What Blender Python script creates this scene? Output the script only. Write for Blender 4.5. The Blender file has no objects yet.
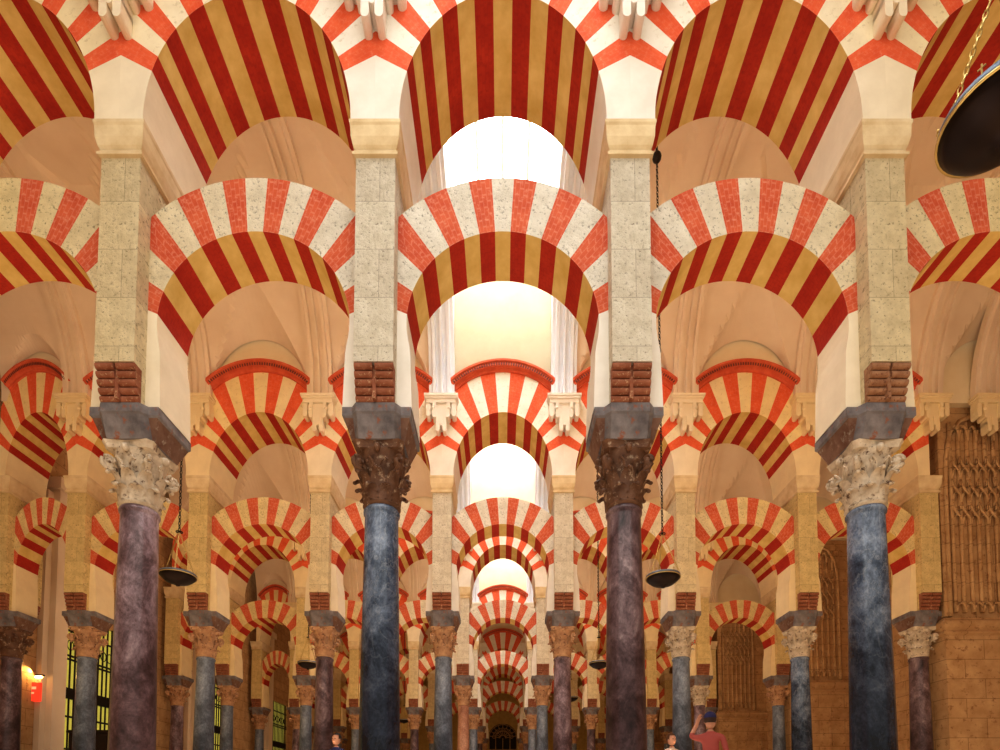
import bpy, bmesh, math, random
from mathutils import Vector, Matrix
random.seed(7)
sc = bpy.context.scene
COL = sc.collection
PI = math.pi
# ---------------------------------------------------------------- dimensions
H = 0.40                      # eye height of the camera
S = 2.80                      # spacing of the columns
D1, AIS = 6.24, 6.64          # first arcade, distance between arcades
NR = 6
ROWY = [D1 + AIS*i for i in range(NR)]
TH, TL, TP = 0.56, 0.30, 0.50           # half thickness of upper / lower arches
Z_SHAFT, Z_CAP, Z_IMP = 3.33+H, 4.01+H, 4.35+H
Z_COR0, Z_COR1 = 7.05+H, 7.43+H
Z_UAP = 8.93+H
Z_SPR = 9.19+H                # vault springing, top of the plaster corbels
Z_EXT = 9.90+H
XL, XR = -12.0, 12.4          # side walls
YEND = 46.0

# ---------------------------------------------------------------- node helpers
def new_mat(name, rough=0.8, metal=0.0, spec=0.3):
    m = bpy.data.materials.new(name); m.use_nodes = True
    b = m.node_tree.nodes['Principled BSDF']
    b.inputs['Roughness'].default_value = rough
    b.inputs['Metallic'].default_value = metal
    b.inputs['Specular IOR Level'].default_value = spec
    return m, m.node_tree, b
def nd(nt, t, **kw):
    n = nt.nodes.new(t)
    for k, v in kw.items():
        if hasattr(n, k): setattr(n, k, v)
        else: n.inputs[k].default_value = v
    return n
def ramp(nt, stops, src=None):
    r = nt.nodes.new('ShaderNodeValToRGB')
    el = r.color_ramp.elements
    while len(el) < len(stops): el.new(0.5)
    for e, (p, c) in zip(el, stops):
        e.position = p; e.color = (c[0], c[1], c[2], 1) if not isinstance(c, (int, float)) else (c, c, c, 1)
    if src is not None: nt.links.new(src, r.inputs[0])
    return r
def mixc(nt, a, b, fac, mode='MIX'):
    m = nt.nodes.new('ShaderNodeMix'); m.data_type = 'RGBA'; m.blend_type = mode
    def put(sock, v):
        if hasattr(v, 'node'): nt.links.new(v, sock)
        elif isinstance(v, (int, float)): sock.default_value = v
        else: sock.default_value = (*v, 1)
    put(m.inputs[0], fac); put(m.inputs[6], a); put(m.inputs[7], b)
    return m.outputs[2]
def bump(nt, b, h, strength=.4, dist=.02):
    bp = nd(nt, 'ShaderNodeBump', Strength=strength, Distance=dist)
    nt.links.new(h, bp.inputs['Height']); nt.links.new(bp.outputs[0], b.inputs['Normal'])
def coords(nt, which='Object', scale=(1, 1, 1)):
    tc = nt.nodes.new('ShaderNodeTexCoord'); mp = nt.nodes.new('ShaderNodeMapping')
    mp.inputs['Scale'].default_value = scale
    nt.links.new(tc.outputs[which], mp.inputs[0]); return mp.outputs[0]
def noise(nt, vec, scale, detail=4, rough=.6):
    n = nd(nt, 'ShaderNodeTexNoise', Scale=scale, Detail=detail, Roughness=rough)
    nt.links.new(vec, n.inputs['Vector']); return n.outputs[0]

def stone_mat(name, c1, c2, fleck=None, *a, gold=None, **k):
    m = stone_mat0(name, c1, c2, fleck, *a, **k)
    if gold:   # warm side light painted into the colour, more golden away from the central nave
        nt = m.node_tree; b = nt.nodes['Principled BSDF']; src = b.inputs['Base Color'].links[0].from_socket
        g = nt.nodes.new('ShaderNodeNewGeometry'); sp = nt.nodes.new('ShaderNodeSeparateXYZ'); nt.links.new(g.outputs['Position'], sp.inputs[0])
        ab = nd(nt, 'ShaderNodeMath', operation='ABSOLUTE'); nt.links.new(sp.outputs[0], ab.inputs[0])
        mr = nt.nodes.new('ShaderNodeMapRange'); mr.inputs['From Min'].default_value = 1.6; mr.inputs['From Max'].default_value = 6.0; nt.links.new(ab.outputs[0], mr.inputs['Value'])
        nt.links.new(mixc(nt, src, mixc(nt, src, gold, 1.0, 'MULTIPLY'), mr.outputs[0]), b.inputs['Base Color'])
    return m
def stone_mat0(name, c1, c2, fleck=None, scale=6, pit=0.0, rough=.85, bstr=.3, fleck_scale=28, blocks=None):
    m, nt, b = new_mat(name, rough)
    v = coords(nt)
    base = ramp(nt, [(.3, c1), (.7, c2)], noise(nt, v, scale))
    col = base.outputs[0]
    n2 = noise(nt, v, fleck_scale, 6, .7)
    if fleck:
        fr = ramp(nt, [(.35, 1.0), (.44, 0.0)], n2)
        col = mixc(nt, col, fleck, fr.outputs[0])
    if blocks:
        br = nd(nt, 'ShaderNodeTexBrick', Scale=1.0)
        br.inputs['Mortar Size'].default_value = blocks[2]; br.inputs['Brick Width'].default_value = blocks[0]; br.inputs['Row Height'].default_value = blocks[1]
        br.inputs['Color1'].default_value = (1, 1, 1, 1); br.inputs['Color2'].default_value = (.88, .86, .84, 1); br.inputs['Mortar'].default_value = (.55, .5, .45, 1)
        sp = nt.nodes.new('ShaderNodeSeparateXYZ'); nt.links.new(v, sp.inputs[0])
        ad = nd(nt, 'ShaderNodeMath', operation='ADD'); nt.links.new(sp.outputs[0], ad.inputs[0]); nt.links.new(sp.outputs[1], ad.inputs[1])
        cb = nt.nodes.new('ShaderNodeCombineXYZ'); nt.links.new(ad.outputs[0], cb.inputs[0]); nt.links.new(sp.outputs[2], cb.inputs[1])
        nt.links.new(cb.outputs[0], br.inputs['Vector'])
        col = mixc(nt, col, br.outputs[0], 1.0, 'MULTIPLY')
    nt.links.new(col, b.inputs['Base Color'])
    bump(nt, b, n2, bstr, .03 if pit else .01)
    return m

def brick_stripe_mat(name, c1, c2, lines=0.5, mortar=(.8, .55, .4), nlines=5.0):
    """painted brick voussoirs; UV.x counts voussoirs, UV.y runs along the joint"""
    m, nt, b = new_mat(name, .8)
    v = coords(nt)
    col = ramp(nt, [(.3, c1), (.7, c2)], noise(nt, v, 5, 5)).outputs[0]
    uv = coords(nt, 'UV', (nlines, 6, 1))
    br = nd(nt, 'ShaderNodeTexBrick', Scale=1.0)
    br.inputs['Brick Width'].default_value = .9; br.inputs['Row Height'].default_value = 1.0
    br.inputs['Mortar Size'].default_value = .07; br.offset = .5
    br.inputs['Color1'].default_value = (1, 1, 1, 1); br.inputs['Color2'].default_value = (1, 1, 1, 1); br.inputs['Mortar'].default_value = (0, 0, 0, 1)
    sp = nt.nodes.new('ShaderNodeSeparateXYZ'); nt.links.new(uv, sp.inputs[0])
    cb = nt.nodes.new('ShaderNodeCombineXYZ'); nt.links.new(sp.outputs[1], cb.inputs[0]); nt.links.new(sp.outputs[0], cb.inputs[1])
    nt.links.new(cb.outputs[0], br.inputs['Vector'])
    inv = nd(nt, 'ShaderNodeMath', operation='MULTIPLY_ADD'); nt.links.new(br.outputs[0], inv.inputs[0]); inv.inputs[1].default_value = -lines; inv.inputs[2].default_value = lines
    col = mixc(nt, col, mortar, inv.outputs[0])
    wear = ramp(nt, [(.36, 1.0), (.46, 0.0)], noise(nt, v, 16, 8, .75))
    wv = nd(nt, 'ShaderNodeMath', operation='MULTIPLY'); nt.links.new(wear.outputs[0], wv.inputs[0]); wv.inputs[1].default_value = .35
    col = mixc(nt, col, mortar, wv.outputs[0])
    nt.links.new(col, b.inputs['Base Color'])
    bump(nt, b, noise(nt, v, 40, 4), .25, .01)
    return m

def marble_mat(name, stops, scale=2.2, rough=.3, streak=(1, 1, .7), vein=None, bot=None):
    m, nt, b = new_mat(name, rough, spec=.5)
    v = coords(nt, 'Object', streak)
    nz = nd(nt, 'ShaderNodeTexNoise', Scale=scale, Detail=10, Roughness=.74, Distortion=.35)
    nt.links.new(v, nz.inputs['Vector'])
    col = ramp(nt, stops, nz.outputs[0]).outputs[0]
    fine = ramp(nt, [(.35, .4), (.6, 1.0)], noise(nt, v, 30, 5, .7)).outputs[0]
    col = mixc(nt, col, fine, .6, 'MULTIPLY')
    if vein:
        vz = nd(nt, 'ShaderNodeTexNoise', Scale=1.7, Detail=6, Roughness=.6, Distortion=2.5)
        nt.links.new(v, vz.inputs['Vector'])
        vr = ramp(nt, [(.485, 0.0), (.5, .4), (.515, 0.0)], vz.outputs[0])
        col = mixc(nt, col, vein, vr.outputs[0])
    if bot:      # the lower shaft is darker
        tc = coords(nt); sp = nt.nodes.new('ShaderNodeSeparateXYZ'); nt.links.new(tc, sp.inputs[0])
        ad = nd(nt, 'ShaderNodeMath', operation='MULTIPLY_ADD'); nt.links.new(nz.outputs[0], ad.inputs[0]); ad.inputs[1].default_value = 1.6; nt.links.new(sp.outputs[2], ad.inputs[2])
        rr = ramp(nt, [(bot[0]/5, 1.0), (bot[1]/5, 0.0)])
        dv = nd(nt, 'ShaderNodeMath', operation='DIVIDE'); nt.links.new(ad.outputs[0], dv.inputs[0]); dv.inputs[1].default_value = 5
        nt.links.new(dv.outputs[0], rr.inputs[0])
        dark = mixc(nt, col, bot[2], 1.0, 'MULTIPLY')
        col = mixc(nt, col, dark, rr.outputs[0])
    nt.links.new(col, b.inputs['Base Color'])
    bump(nt, b, noise(nt, v, 18, 5), .12, .01)
    return m

def plain(name, c, rough=.6, metal=0, emit=0, spec=.4):
    m, nt, b = new_mat(name, rough, metal, spec)
    v = coords(nt)
    r = ramp(nt, [(.3, [x*.86 for x in c]), (.7, [min(1, x*1.08) for x in c])], noise(nt, v, 9, 4))
    nt.links.new(r.outputs[0], b.inputs['Base Color'])
    if emit:
        b.inputs['Emission Color'].default_value = (*c, 1); b.inputs['Emission Strength'].default_value = emit
    return m

M = {}
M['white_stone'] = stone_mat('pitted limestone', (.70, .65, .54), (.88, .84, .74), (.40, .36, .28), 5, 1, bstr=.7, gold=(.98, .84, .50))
M['pier_stone'] = stone_mat('rough yellow pier limestone', (.66, .55, .31), (.86, .77, .52), (.34, .26, .14), 9, 1, bstr=1.0, fleck_scale=26, blocks=(.9, .55, .003))
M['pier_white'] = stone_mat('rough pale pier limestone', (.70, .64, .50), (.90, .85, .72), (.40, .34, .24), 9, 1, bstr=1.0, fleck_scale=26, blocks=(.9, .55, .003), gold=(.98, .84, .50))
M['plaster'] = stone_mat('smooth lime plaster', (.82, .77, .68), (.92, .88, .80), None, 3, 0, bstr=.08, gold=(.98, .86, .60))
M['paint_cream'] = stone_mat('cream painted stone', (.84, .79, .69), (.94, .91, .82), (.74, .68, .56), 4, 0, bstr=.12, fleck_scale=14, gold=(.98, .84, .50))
M['paint_gold'] = stone_mat('golden cream painted stone', (.80, .64, .34), (.92, .78, .50), (.66, .50, .26), 4, 0, bstr=.12, fleck_scale=14)
M['gold_stone'] = stone_mat('golden pitted limestone', (.74, .60, .34), (.92, .80, .54), (.44, .34, .18), 5, 1, bstr=.5)
M['gold_plaster'] = stone_mat('golden lime plaster', (.84, .70, .44), (.92, .80, .56), None, 3, 0, bstr=.08)
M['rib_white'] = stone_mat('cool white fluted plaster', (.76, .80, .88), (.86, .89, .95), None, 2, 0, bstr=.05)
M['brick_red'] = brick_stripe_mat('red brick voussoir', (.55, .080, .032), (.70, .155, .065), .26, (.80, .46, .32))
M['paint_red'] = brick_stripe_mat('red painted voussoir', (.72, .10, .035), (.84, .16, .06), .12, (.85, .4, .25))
M['soffit_red_shade'] = brick_stripe_mat('red soffit with painted shade', (.40, .022, .010), (.52, .04, .015), .22, (.25, .015, .01))  # voussoir red darkened in colour for the shade under the arches
M['soffit_ochre'] = stone_mat('ochre painted soffit', (.66, .45, .13), (.82, .61, .24), None, 4, 0, bstr=.1, fleck_scale=12)  # ochre paint, its tone also deepened for the underside shade
M['cornice_red'] = stone_mat('terracotta cornice', (.60, .10, .045), (.74, .17, .08), None, 5, 0)
M['dentil_dark'] = plain('dark dentil recess', (.20, .05, .03))
M['moulding'] = stone_mat('ochre limestone moulding', (.66, .50, .28), (.82, .68, .44), None, 5, 0, bstr=.2)
M['terracotta'] = stone_mat('brown brick roll corbel', (.26, .085, .04), (.40, .16, .09), (.55, .34, .2), 9, 1, bstr=.5)
M['wood_corbel'] = stone_mat('brown streaked corbel', (.30, .14, .07), (.46, .26, .15), (.16, .06, .03), 12, 1, bstr=.4)
M['impost'] = stone_mat('grey weathered impost stone', (.12, .105, .11), (.30, .27, .27), (.30, .12, .07), 5, 1, bstr=.4, fleck_scale=9)
M['impost_brown'] = stone_mat('brown weathered impost stone', (.15, .07, .045), (.28, .17, .12), (.36, .30, .24), 5, 1, bstr=.4, fleck_scale=9)
M['cap_dark'] = stone_mat('dark brown carved capital', (.10, .045, .025), (.22, .11, .06), (.46, .34, .24), 8, 1, .5, .4, 12)
M['cap_pale'] = stone_mat('pale carved capital', (.46, .36, .25), (.78, .68, .54), (.12, .06, .035), 8, 1, .6, .4, 10)
M['cap_rust'] = stone_mat('gilded rust carved capital', (.42, .22, .12), (.66, .42, .24), (.13, .05, .03), 8, 1, .6, .4, 12)
M['vault'] = stone_mat('beige vault plaster', (.76, .62, .47), (.84, .71, .56), None, 1.2, 0, bstr=.05)
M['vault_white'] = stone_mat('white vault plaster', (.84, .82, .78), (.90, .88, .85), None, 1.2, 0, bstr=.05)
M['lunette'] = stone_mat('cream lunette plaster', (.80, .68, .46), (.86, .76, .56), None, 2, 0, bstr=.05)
M['lunette_centre'] = stone_mat('dimmed cream lunette plaster', (.52, .46, .31), (.58, .52, .37), None, 2, 0, bstr=.05)  # cream lunette darkened in colour to offset the strong skylight
M['gold_wall'] = stone_mat('golden ashlar wall', (.46, .27, .12), (.64, .42, .22), (.34, .18, .08), 3, 1, bstr=.3, fleck_scale=8, blocks=(.9, .45, .008))
M['floor'] = stone_mat('worn marble floor', (.42, .30, .22), (.60, .46, .36), None, 2, 0, .35, bstr=.05, blocks=(.8, .8, .01))
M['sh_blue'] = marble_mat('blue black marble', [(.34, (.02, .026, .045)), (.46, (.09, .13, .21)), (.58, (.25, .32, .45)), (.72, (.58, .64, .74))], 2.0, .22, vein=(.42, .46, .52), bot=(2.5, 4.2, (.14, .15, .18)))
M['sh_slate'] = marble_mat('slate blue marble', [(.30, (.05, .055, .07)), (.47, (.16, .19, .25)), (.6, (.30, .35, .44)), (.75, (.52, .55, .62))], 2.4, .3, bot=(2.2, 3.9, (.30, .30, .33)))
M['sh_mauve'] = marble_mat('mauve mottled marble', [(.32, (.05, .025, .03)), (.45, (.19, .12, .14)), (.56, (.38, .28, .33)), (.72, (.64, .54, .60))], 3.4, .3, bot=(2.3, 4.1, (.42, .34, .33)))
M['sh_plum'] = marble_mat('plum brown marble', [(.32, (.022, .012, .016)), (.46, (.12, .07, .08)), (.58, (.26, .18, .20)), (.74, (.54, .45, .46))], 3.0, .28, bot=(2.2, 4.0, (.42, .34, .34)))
M['sh_pink'] = marble_mat('pink orange marble', [(.30, (.30, .12, .07)), (.5, (.52, .26, .17)), (.7, (.66, .40, .28))], 3.0, .3)
M['iron'] = plain('dark wrought iron', (.035, .028, .022), .5, .8)
M['brass'] = plain('aged brass', (.62, .46, .18), .35, .9)
M['bronze'] = plain('dark bronze dish', (.022, .011, .008), .45, .7)
M['rim_blue'] = plain('blue grey tin rim', (.16, .20, .27), .45, .5)
M['oil_glass'] = plain('amber oil glass', (.55, .42, .20), .15, 0, .15)
M['skyglass'] = plain('bright frosted skylight glass', (1, 1, 1), .3)
_b = M['skyglass'].node_tree.nodes['Principled BSDF']; _b.inputs['Emission Color'].default_value = (.88, .94, 1, 1); _b.inputs['Emission Strength'].default_value = 7.5
M['glaze_bar'] = plain('pale glazing bar', (.70, .66, .56), .6)
M['amber_glass'] = plain('yellow lit window glass', (.62, .56, .10), .3, 0, .5)
M['sign_red'] = plain('red backlit sign', (.80, .05, .02), .4, 0, .9)
M['sign_text'] = plain('pale orange sign lettering', (.95, .45, .25), .4, 0, .7)
M['lamp_glow'] = plain('warm tube lamp', (1, .62, .2), .4, 0, 30)
M['dark_void'] = plain('dark doorway', (.02, .015, .01), .9)
M['cabinet'] = plain('dark stained cabinet', (.03, .016, .01), .4)

# ---------------------------------------------------------------- object helpers
def link(o, parent=None):
    COL.objects.link(o)
    if parent: o.parent = parent
    return o
def mesh_obj(name, bm, mats, parent=None, smooth=False):
    me = bpy.data.meshes.new(name)
    bmesh.ops.recalc_face_normals(bm, faces=bm.faces)
    if smooth:
        for f in bm.faces: f.smooth = True
    bm.to_mesh(me); bm.free()
    for m in (mats if isinstance(mats, (list, tuple)) else [mats]): me.materials.append(m)
    return link(bpy.data.objects.new(name, me), parent)
def empty(name, loc, rz=0, parent=None):
    o = bpy.data.objects.new(name, None); o.location = loc; o.rotation_euler = (0, 0, rz); o.empty_display_size = .2
    return link(o, parent)
def tag(o, label=None, cat=None, group=None, kind=None):
    if label: o['label'] = label
    if cat: o['category'] = cat
    if group: o['group'] = group
    if kind: o['kind'] = kind
    return o
def kids(o): return [c for c in COL.objects if c.parent == o]
def copy_tree(o, parent=None):
    c = o.copy(); COL.objects.link(c)
    c.parent = parent
    for k in CHILD.get(o.name, []):
        copy_tree(k, c)
    return c
CHILD = {}
def index_children():
    CHILD.clear()
    for o in COL.objects:
        if o.parent: CHILD.setdefault(o.parent.name, []).append(o)
def box(bm, x0, x1, y0, y1, z0, z1, mi=0, tx=0, ty=0):
    """box whose bottom is drawn in by tx, ty on each side"""
    p = [(x0+tx, y0+ty, z0), (x1-tx, y0+ty, z0), (x1-tx, y1-ty, z0), (x0+tx, y1-ty, z0), (x0, y0, z1), (x1, y0, z1), (x1, y1, z1), (x0, y1, z1)]
    v = [bm.verts.new(q) for q in p]
    for f in ((0, 3, 2, 1), (4, 5, 6, 7), (0, 1, 5, 4), (1, 2, 6, 5), (2, 3, 7, 6), (3, 0, 4, 7)):
        fa = bm.faces.new([v[i] for i in f]); fa.material_index = mi
    return v
def bevel_all(bm, w=.01, seg=2):
    bmesh.ops.bevel(bm, geom=list(bm.edges), offset=w, segments=seg, affect='EDGES', profile=.5)
def lathe(bm, prof, n=32, cx=0, cy=0, mi=0, caps=True):
    rings = []
    for r, z in prof:
        rings.append([bm.verts.new((cx+r*math.cos(2*PI*i/n), cy+r*math.sin(2*PI*i/n), z)) for i in range(n)])
    for a, b in zip(rings, rings[1:]):
        for i in range(n):
            f = bm.faces.new((a[i], a[(i+1) % n], b[(i+1) % n], b[i])); f.material_index = mi
    if caps:
        for r in (rings[0], rings[-1]):
            f = bm.faces.new(r); f.material_index = mi
def tube(bm, pts, rad, n=8, mi=0, closed=False):
    pts = [Vector(p) for p in pts]; N = len(pts); rings = []
    for i, p in enumerate(pts):
        if closed: t = pts[(i+1) % N]-pts[i-1]
        else: t = pts[min(i+1, N-1)]-pts[max(i-1, 0)]
        t.normalize()
        a = Vector((0, 0, 1)) if abs(t.z) < .9 else Vector((1, 0, 0))
        u = t.cross(a).normalized(); w = t.cross(u)
        r = rad[i] if isinstance(rad, (list, tuple)) else rad
        rings.append([bm.verts.new(p + u*r*math.cos(2*PI*k/n) + w*r*math.sin(2*PI*k/n)) for k in range(n)])
    pr = list(zip(rings, rings[1:])) + ([(rings[-1], rings[0])] if closed else [])
    for a, b in pr:
        for k in range(n):
            f = bm.faces.new((a[k], a[(k+1) % n], b[(k+1) % n], b[k])); f.material_index = mi
    if not closed:
        for r in (rings[0], rings[-1]): bm.faces.new(r).material_index = mi
def ball(bm, c, r, sx=1, sy=1, sz=1, mi=0, u=12, v=8, rot=None):
    mt = Matrix.Translation(c) @ (rot if rot else Matrix()) @ Matrix.Diagonal((r*sx, r*sy, r*sz, 1))
    d = bmesh.ops.create_uvsphere(bm, u_segments=u, v_segments=v, radius=1, matrix=mt)
    for f in {f for vv in d['verts'] for f in vv.link_faces}: f.material_index = mi; f.smooth = True

# ---------------------------------------------------------------- names of places, used in labels
ROWN = ['nearest arcade', 'second arcade', 'third arcade', 'fourth arcade', 'fifth arcade', 'farthest arcade']
ORD = ['first', 'second', 'third', 'fourth', 'fifth', 'sixth']
def side(k):    # k = index of column: ..., -2, -1 | 1, 2 ...
    return f"{ORD[abs(k)-1]} {'left' if k < 0 else 'right'} of centre"
COLX = {k: (k+.5 if k < 0 else k-.5)*S for k in (-4, -3, -2, -1, 1, 2, 3, 4)}
COLX[-5] = -11.58
def row_cols(r): return [-3, -2, -1, 1, 2, 3] if r == 0 else [-5, -4, -3, -2, -1, 1, 2, 3, 4]
BAYN = {-4: 'fourth bay left of centre', -3: 'third bay left of centre', -2: 'second bay left of centre', -1: 'first bay left of centre', 0: 'central bay',
        1: 'first bay right of centre', 2: 'second bay right of centre', 3: 'third bay right of centre'}
def row_bays(r): return [-2, -1, 0, 1, 2] if r == 0 else [-4, -3, -2, -1, 0, 1, 2, 3]
def bay_geo(b):
    if b == -4: xa, xb = COLX[-5], COLX[-4]
    else: xa, xb = (b-.5)*S, (b+.5)*S
    return (xa+xb)/2, (xb-xa)/S

# ================================================================ COLUMN
def leaf(bm, ang, r0, r1, z0, z1, w, curl):
    """an acanthus leaf that leaves the bell and curls out at its tip"""
    n = 7; rows = []
    for i in range(n):
        t = i/(n-1)
        z = z0+(z1-z0)*min(1, t*1.15) - (curl*.75*max(0, t-.72)/.28)
        r = r0+(r1-r0)*t + curl*max(0, t-.45)**1.5*2.2
        ww = w*(.75+.5*math.sin(PI*min(1, t*1.1)))*(1-.55*max(0, t-.6)/.4)
        row = []
        for s in (-1, -.5, 0, .5, 1):
            off = .018*(1-abs(s))+.004
            a = ang+s*ww/r
            rr = r+off-(.012 if abs(s) == .5 else 0)
            row.append(bm.verts.new((rr*math.cos(a), rr*math.sin(a), z-.02*abs(s))))
        rows.append(row)
    for a, b in zip(rows, rows[1:]):
        for i in range(4): bm.faces.new((a[i], a[i+1], b[i+1], b[i])).smooth = True
    ext = []
    tip = rows[-1]
    ball(bm, sum((v.co for v in tip), Vector())/5 + Vector((0, 0, -.004)), .024, 1.1, 1.1, .8, u=8, v=6)

def build_column():
    root = empty('marble_column', (0, 0, 0))
    bm = bmesh.new()
    box(bm, -.34, .34, -.34, .34, 0, .10)
    lathe(bm, [(.32, .10), (.335, .13), (.335, .17), (.30, .20), (.27, .215), (.265, .25), (.28, .27), (.295, .29), (.28, .32), (.25, .33)], 32)
    mesh_obj('column_base', bm, M['impost'], root)
    bm = bmesh.new()
    prof = [(.245, .33), (.238, .37)]
    for i in range(13):
        t = i/12; prof.append((.236-.046*t**1.2, .40+(Z_SHAFT-.09-.40)*t))
    prof += [(.192, Z_SHAFT-.07), (.206, Z_SHAFT-.055), (.208, Z_SHAFT-.03), (.196, Z_SHAFT-.012), (.19, Z_SHAFT)]
    lathe(bm, prof, 40)
    mesh_obj('shaft', bm, M['sh_blue'], root, True)
    # capital
    bm = bmesh.new(); h = Z_CAP-Z_SHAFT; z = Z_SHAFT
    lathe(bm, [(.195, z), (.20, z+.02), (.215, z+.03), (.20, z+.05), (.185, z+.07), (.19, z+.25), (.215, z+.4), (.27, z+h-.08), (.275, z+h-.07)], 32)
    for f in bm.faces: f.smooth = True
    for i in range(8): leaf(bm, i*PI/4+PI/8, .195, .215, z+.05, z+.25, .075, .07)
    for i in range(8): leaf(bm, i*PI/4, .20, .235, z+.12, z+.42, .07, .085)
    for i in range(4):
        a = i*PI/2+PI/4
        c = Vector((math.cos(a), math.sin(a), 0))
        leaf(bm, a, .21, .27, z+.30, z+.50, .05, .06)
        # volute scroll: a spiral tube at each corner
        pts = []
        for k in range(22):
            t = k/21; rr = .075*(1-t*.8); th = -PI*.5+t*PI*3.2
            pts.append(c*(.31+rr*math.cos(th)) + Vector((0, 0, z+.46+rr*math.sin(th))))
        tube(bm, [c*.22+Vector((0, 0, z+.33)), c*.27+Vector((0, 0, z+.38))]+pts, .026, 6)
        ball(bm, c*.31+Vector((0, 0, z+.46)), .045, u=8, v=6)
        b = i*PI/2
        cc = Vector((math.cos(b), math.sin(b), 0))
        ball(bm, cc*.275+Vector((0, 0, z+h-.09)), .05, .8 if i % 2 else 1, 1, 1, u=8, v=6)
        for s in (-1, 1):
            q = Vector((-cc.y, cc.x, 0))*s
            tube(bm, [cc*.24+q*.03+Vector((0, 0, z+.36)), cc*.27+q*.05+Vector((0, 0, z+.44)), cc*.285+q*.09+Vector((0, 0, z+.48)), cc*.28+q*.115+Vector((0, 0, z+.45)), cc*.275+q*.10+Vector((0, 0, z+.42))], .016, 6)
    # abacus with hollowed sides
    for z0, z1, rr in ((z+h-.075, z+h-.03, .33), (z+h-.03, z+h, .35)):
        ring = []
        for i in range(4):
            a0 = i*PI/2-PI/4
            for k in range(8):
                t = (k+.5)/8; a = a0+t*PI/2
                q = 1/max(abs(math.cos(a)), abs(math.sin(a)))
                r = rr*q*(1-.13*math.sin(PI*t)) * .86
                ring.append((r*math.cos(a), r*math.sin(a)))
        lo = [bm.verts.new((x*.95, y*.95, z0)) for x, y in ring]; hi = [bm.verts.new((x, y, z1)) for x, y in ring]
        n = len(ring)
        for i in range(n): bm.faces.new((lo[i], lo[(i+1) % n], hi[(i+1) % n], hi[i]))
        bm.faces.new(lo); bm.faces.new(hi)
    mesh_obj('capital', bm, M['cap_dark'], root)
    # impost: cross shaped block, drawn in at the foot
    bm = bmesh.new(); z0, z1 = Z_CAP, Z_IMP
    def cross_ring(ax, ay, bx, by, z):
        g = min(.06, (bx-ax)*.5)
        p = [(ax, -ay), (ax+g, -by), (bx, -by), (bx, by), (ax+g, by), (ax, ay), (-ax, ay), (-ax-g, by), (-bx, by), (-bx, -by), (-ax-g, -by), (-ax, -ay)]
        return [bm.verts.new((x, y, z)) for x, y in p]
    rr = [cross_ring(.20, .29, .29, .21, z0), cross_ring(.205, .31, .31, .22, z0+.05), cross_ring(.205, .375, .36, .305, z1-.115), cross_ring(.212, .392, .382, .32, z1-.095), cross_ring(.212, .392, .382, .32, z1)]
    for n_, (a, b) in enumerate(zip(rr, rr[1:])):
        for i in range(12): bm.faces.new((a[i], a[(i+1) % 12], b[(i+1) % 12], b[i])).material_index = 1 if (n_ < 2 and i in (1, 2, 3, 7, 8, 9)) else 0
    bm.faces.new(rr[0]); bm.faces.new(rr[-1])
    mesh_obj('impost_block', bm, [M['impost'], M['impost_brown']], root)
    return root
col0 = build_column()

# ================================================================ PIER above the impost
PW = .215
def build_pier():
    root = empty('stone_pier', (0, 0, Z_IMP))
    zz = -Z_IMP
    bm = bmesh.new()
    box(bm, -PW, PW, -.36, .36, Z_IMP+zz, Z_IMP+.38+zz)
    box(bm, -PW, PW, -TP, TP, Z_IMP+.38+zz, Z_COR0+zz)
    mesh_obj('pier_body', bm, M['pier_stone'], root)
    for s in (-1, 1):
        bm = bmesh.new()
        n = 5; hh = .385/n
        for i in range(n):
            zc = hh*(i+.5); yo = .375+.125*((i+1)/n)**.8
            for x0, x1 in ((-PW+.004, -.014), (.014, PW-.004)):
                ring = []
                for k in range(9):
                    a = -PI/2+PI*k/8
                    ring.append((s*(yo-hh*.45+hh*.48*math.cos(a)), zc+hh*.47*math.sin(a)))
                ring += [(s*.34, zc+hh*.47), (s*.34, zc-hh*.47)]
                A = [bm.verts.new((x0, y, z)) for y, z in ring]; B = [bm.verts.new((x1, y, z)) for y, z in ring]
                for k in range(len(ring)): bm.faces.new((A[k], A[(k+1) % len(ring)], B[(k+1) % len(ring)], B[k]))
                bm.faces.new(A); bm.faces.new(B)
        box(bm, -.02, .02, s*.36 if s > 0 else -.45, .45 if s > 0 else -.36, 0.01, .37)
        mesh_obj('roll_corbel', bm, M['terracotta'], root)
    # cornice moulding of the pier
    bm = bmesh.new()
    prof = [(0, Z_COR0), (.035, Z_COR0+.01), (.035, Z_COR0+.045), (.012, Z_COR0+.06), (.012, Z_COR0+.085), (.03, Z_COR0+.12), (.05, Z_COR0+.20), (.055, Z_COR0+.32), (.065, Z_COR0+.345), (.065, Z_COR1)]
    rings = []
    for o, z in prof: rings.append([bm.verts.new((x*(PW+o), y*(TP+o), z+zz)) for x, y in ((-1, -1), (1, -1), (1, 1), (-1, 1))])
    for a, b in zip(rings, rings[1:]):
        for i in range(4): bm.faces.new((a[i], a[(i+1) % 4], b[(i+1) % 4], b[i]))
    bm.faces.new(rings[0]); bm.faces.new(rings[-1])
    mesh_obj('cornice_moulding', bm, M['moulding'], root)
    return root
pier0 = build_pier()

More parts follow.
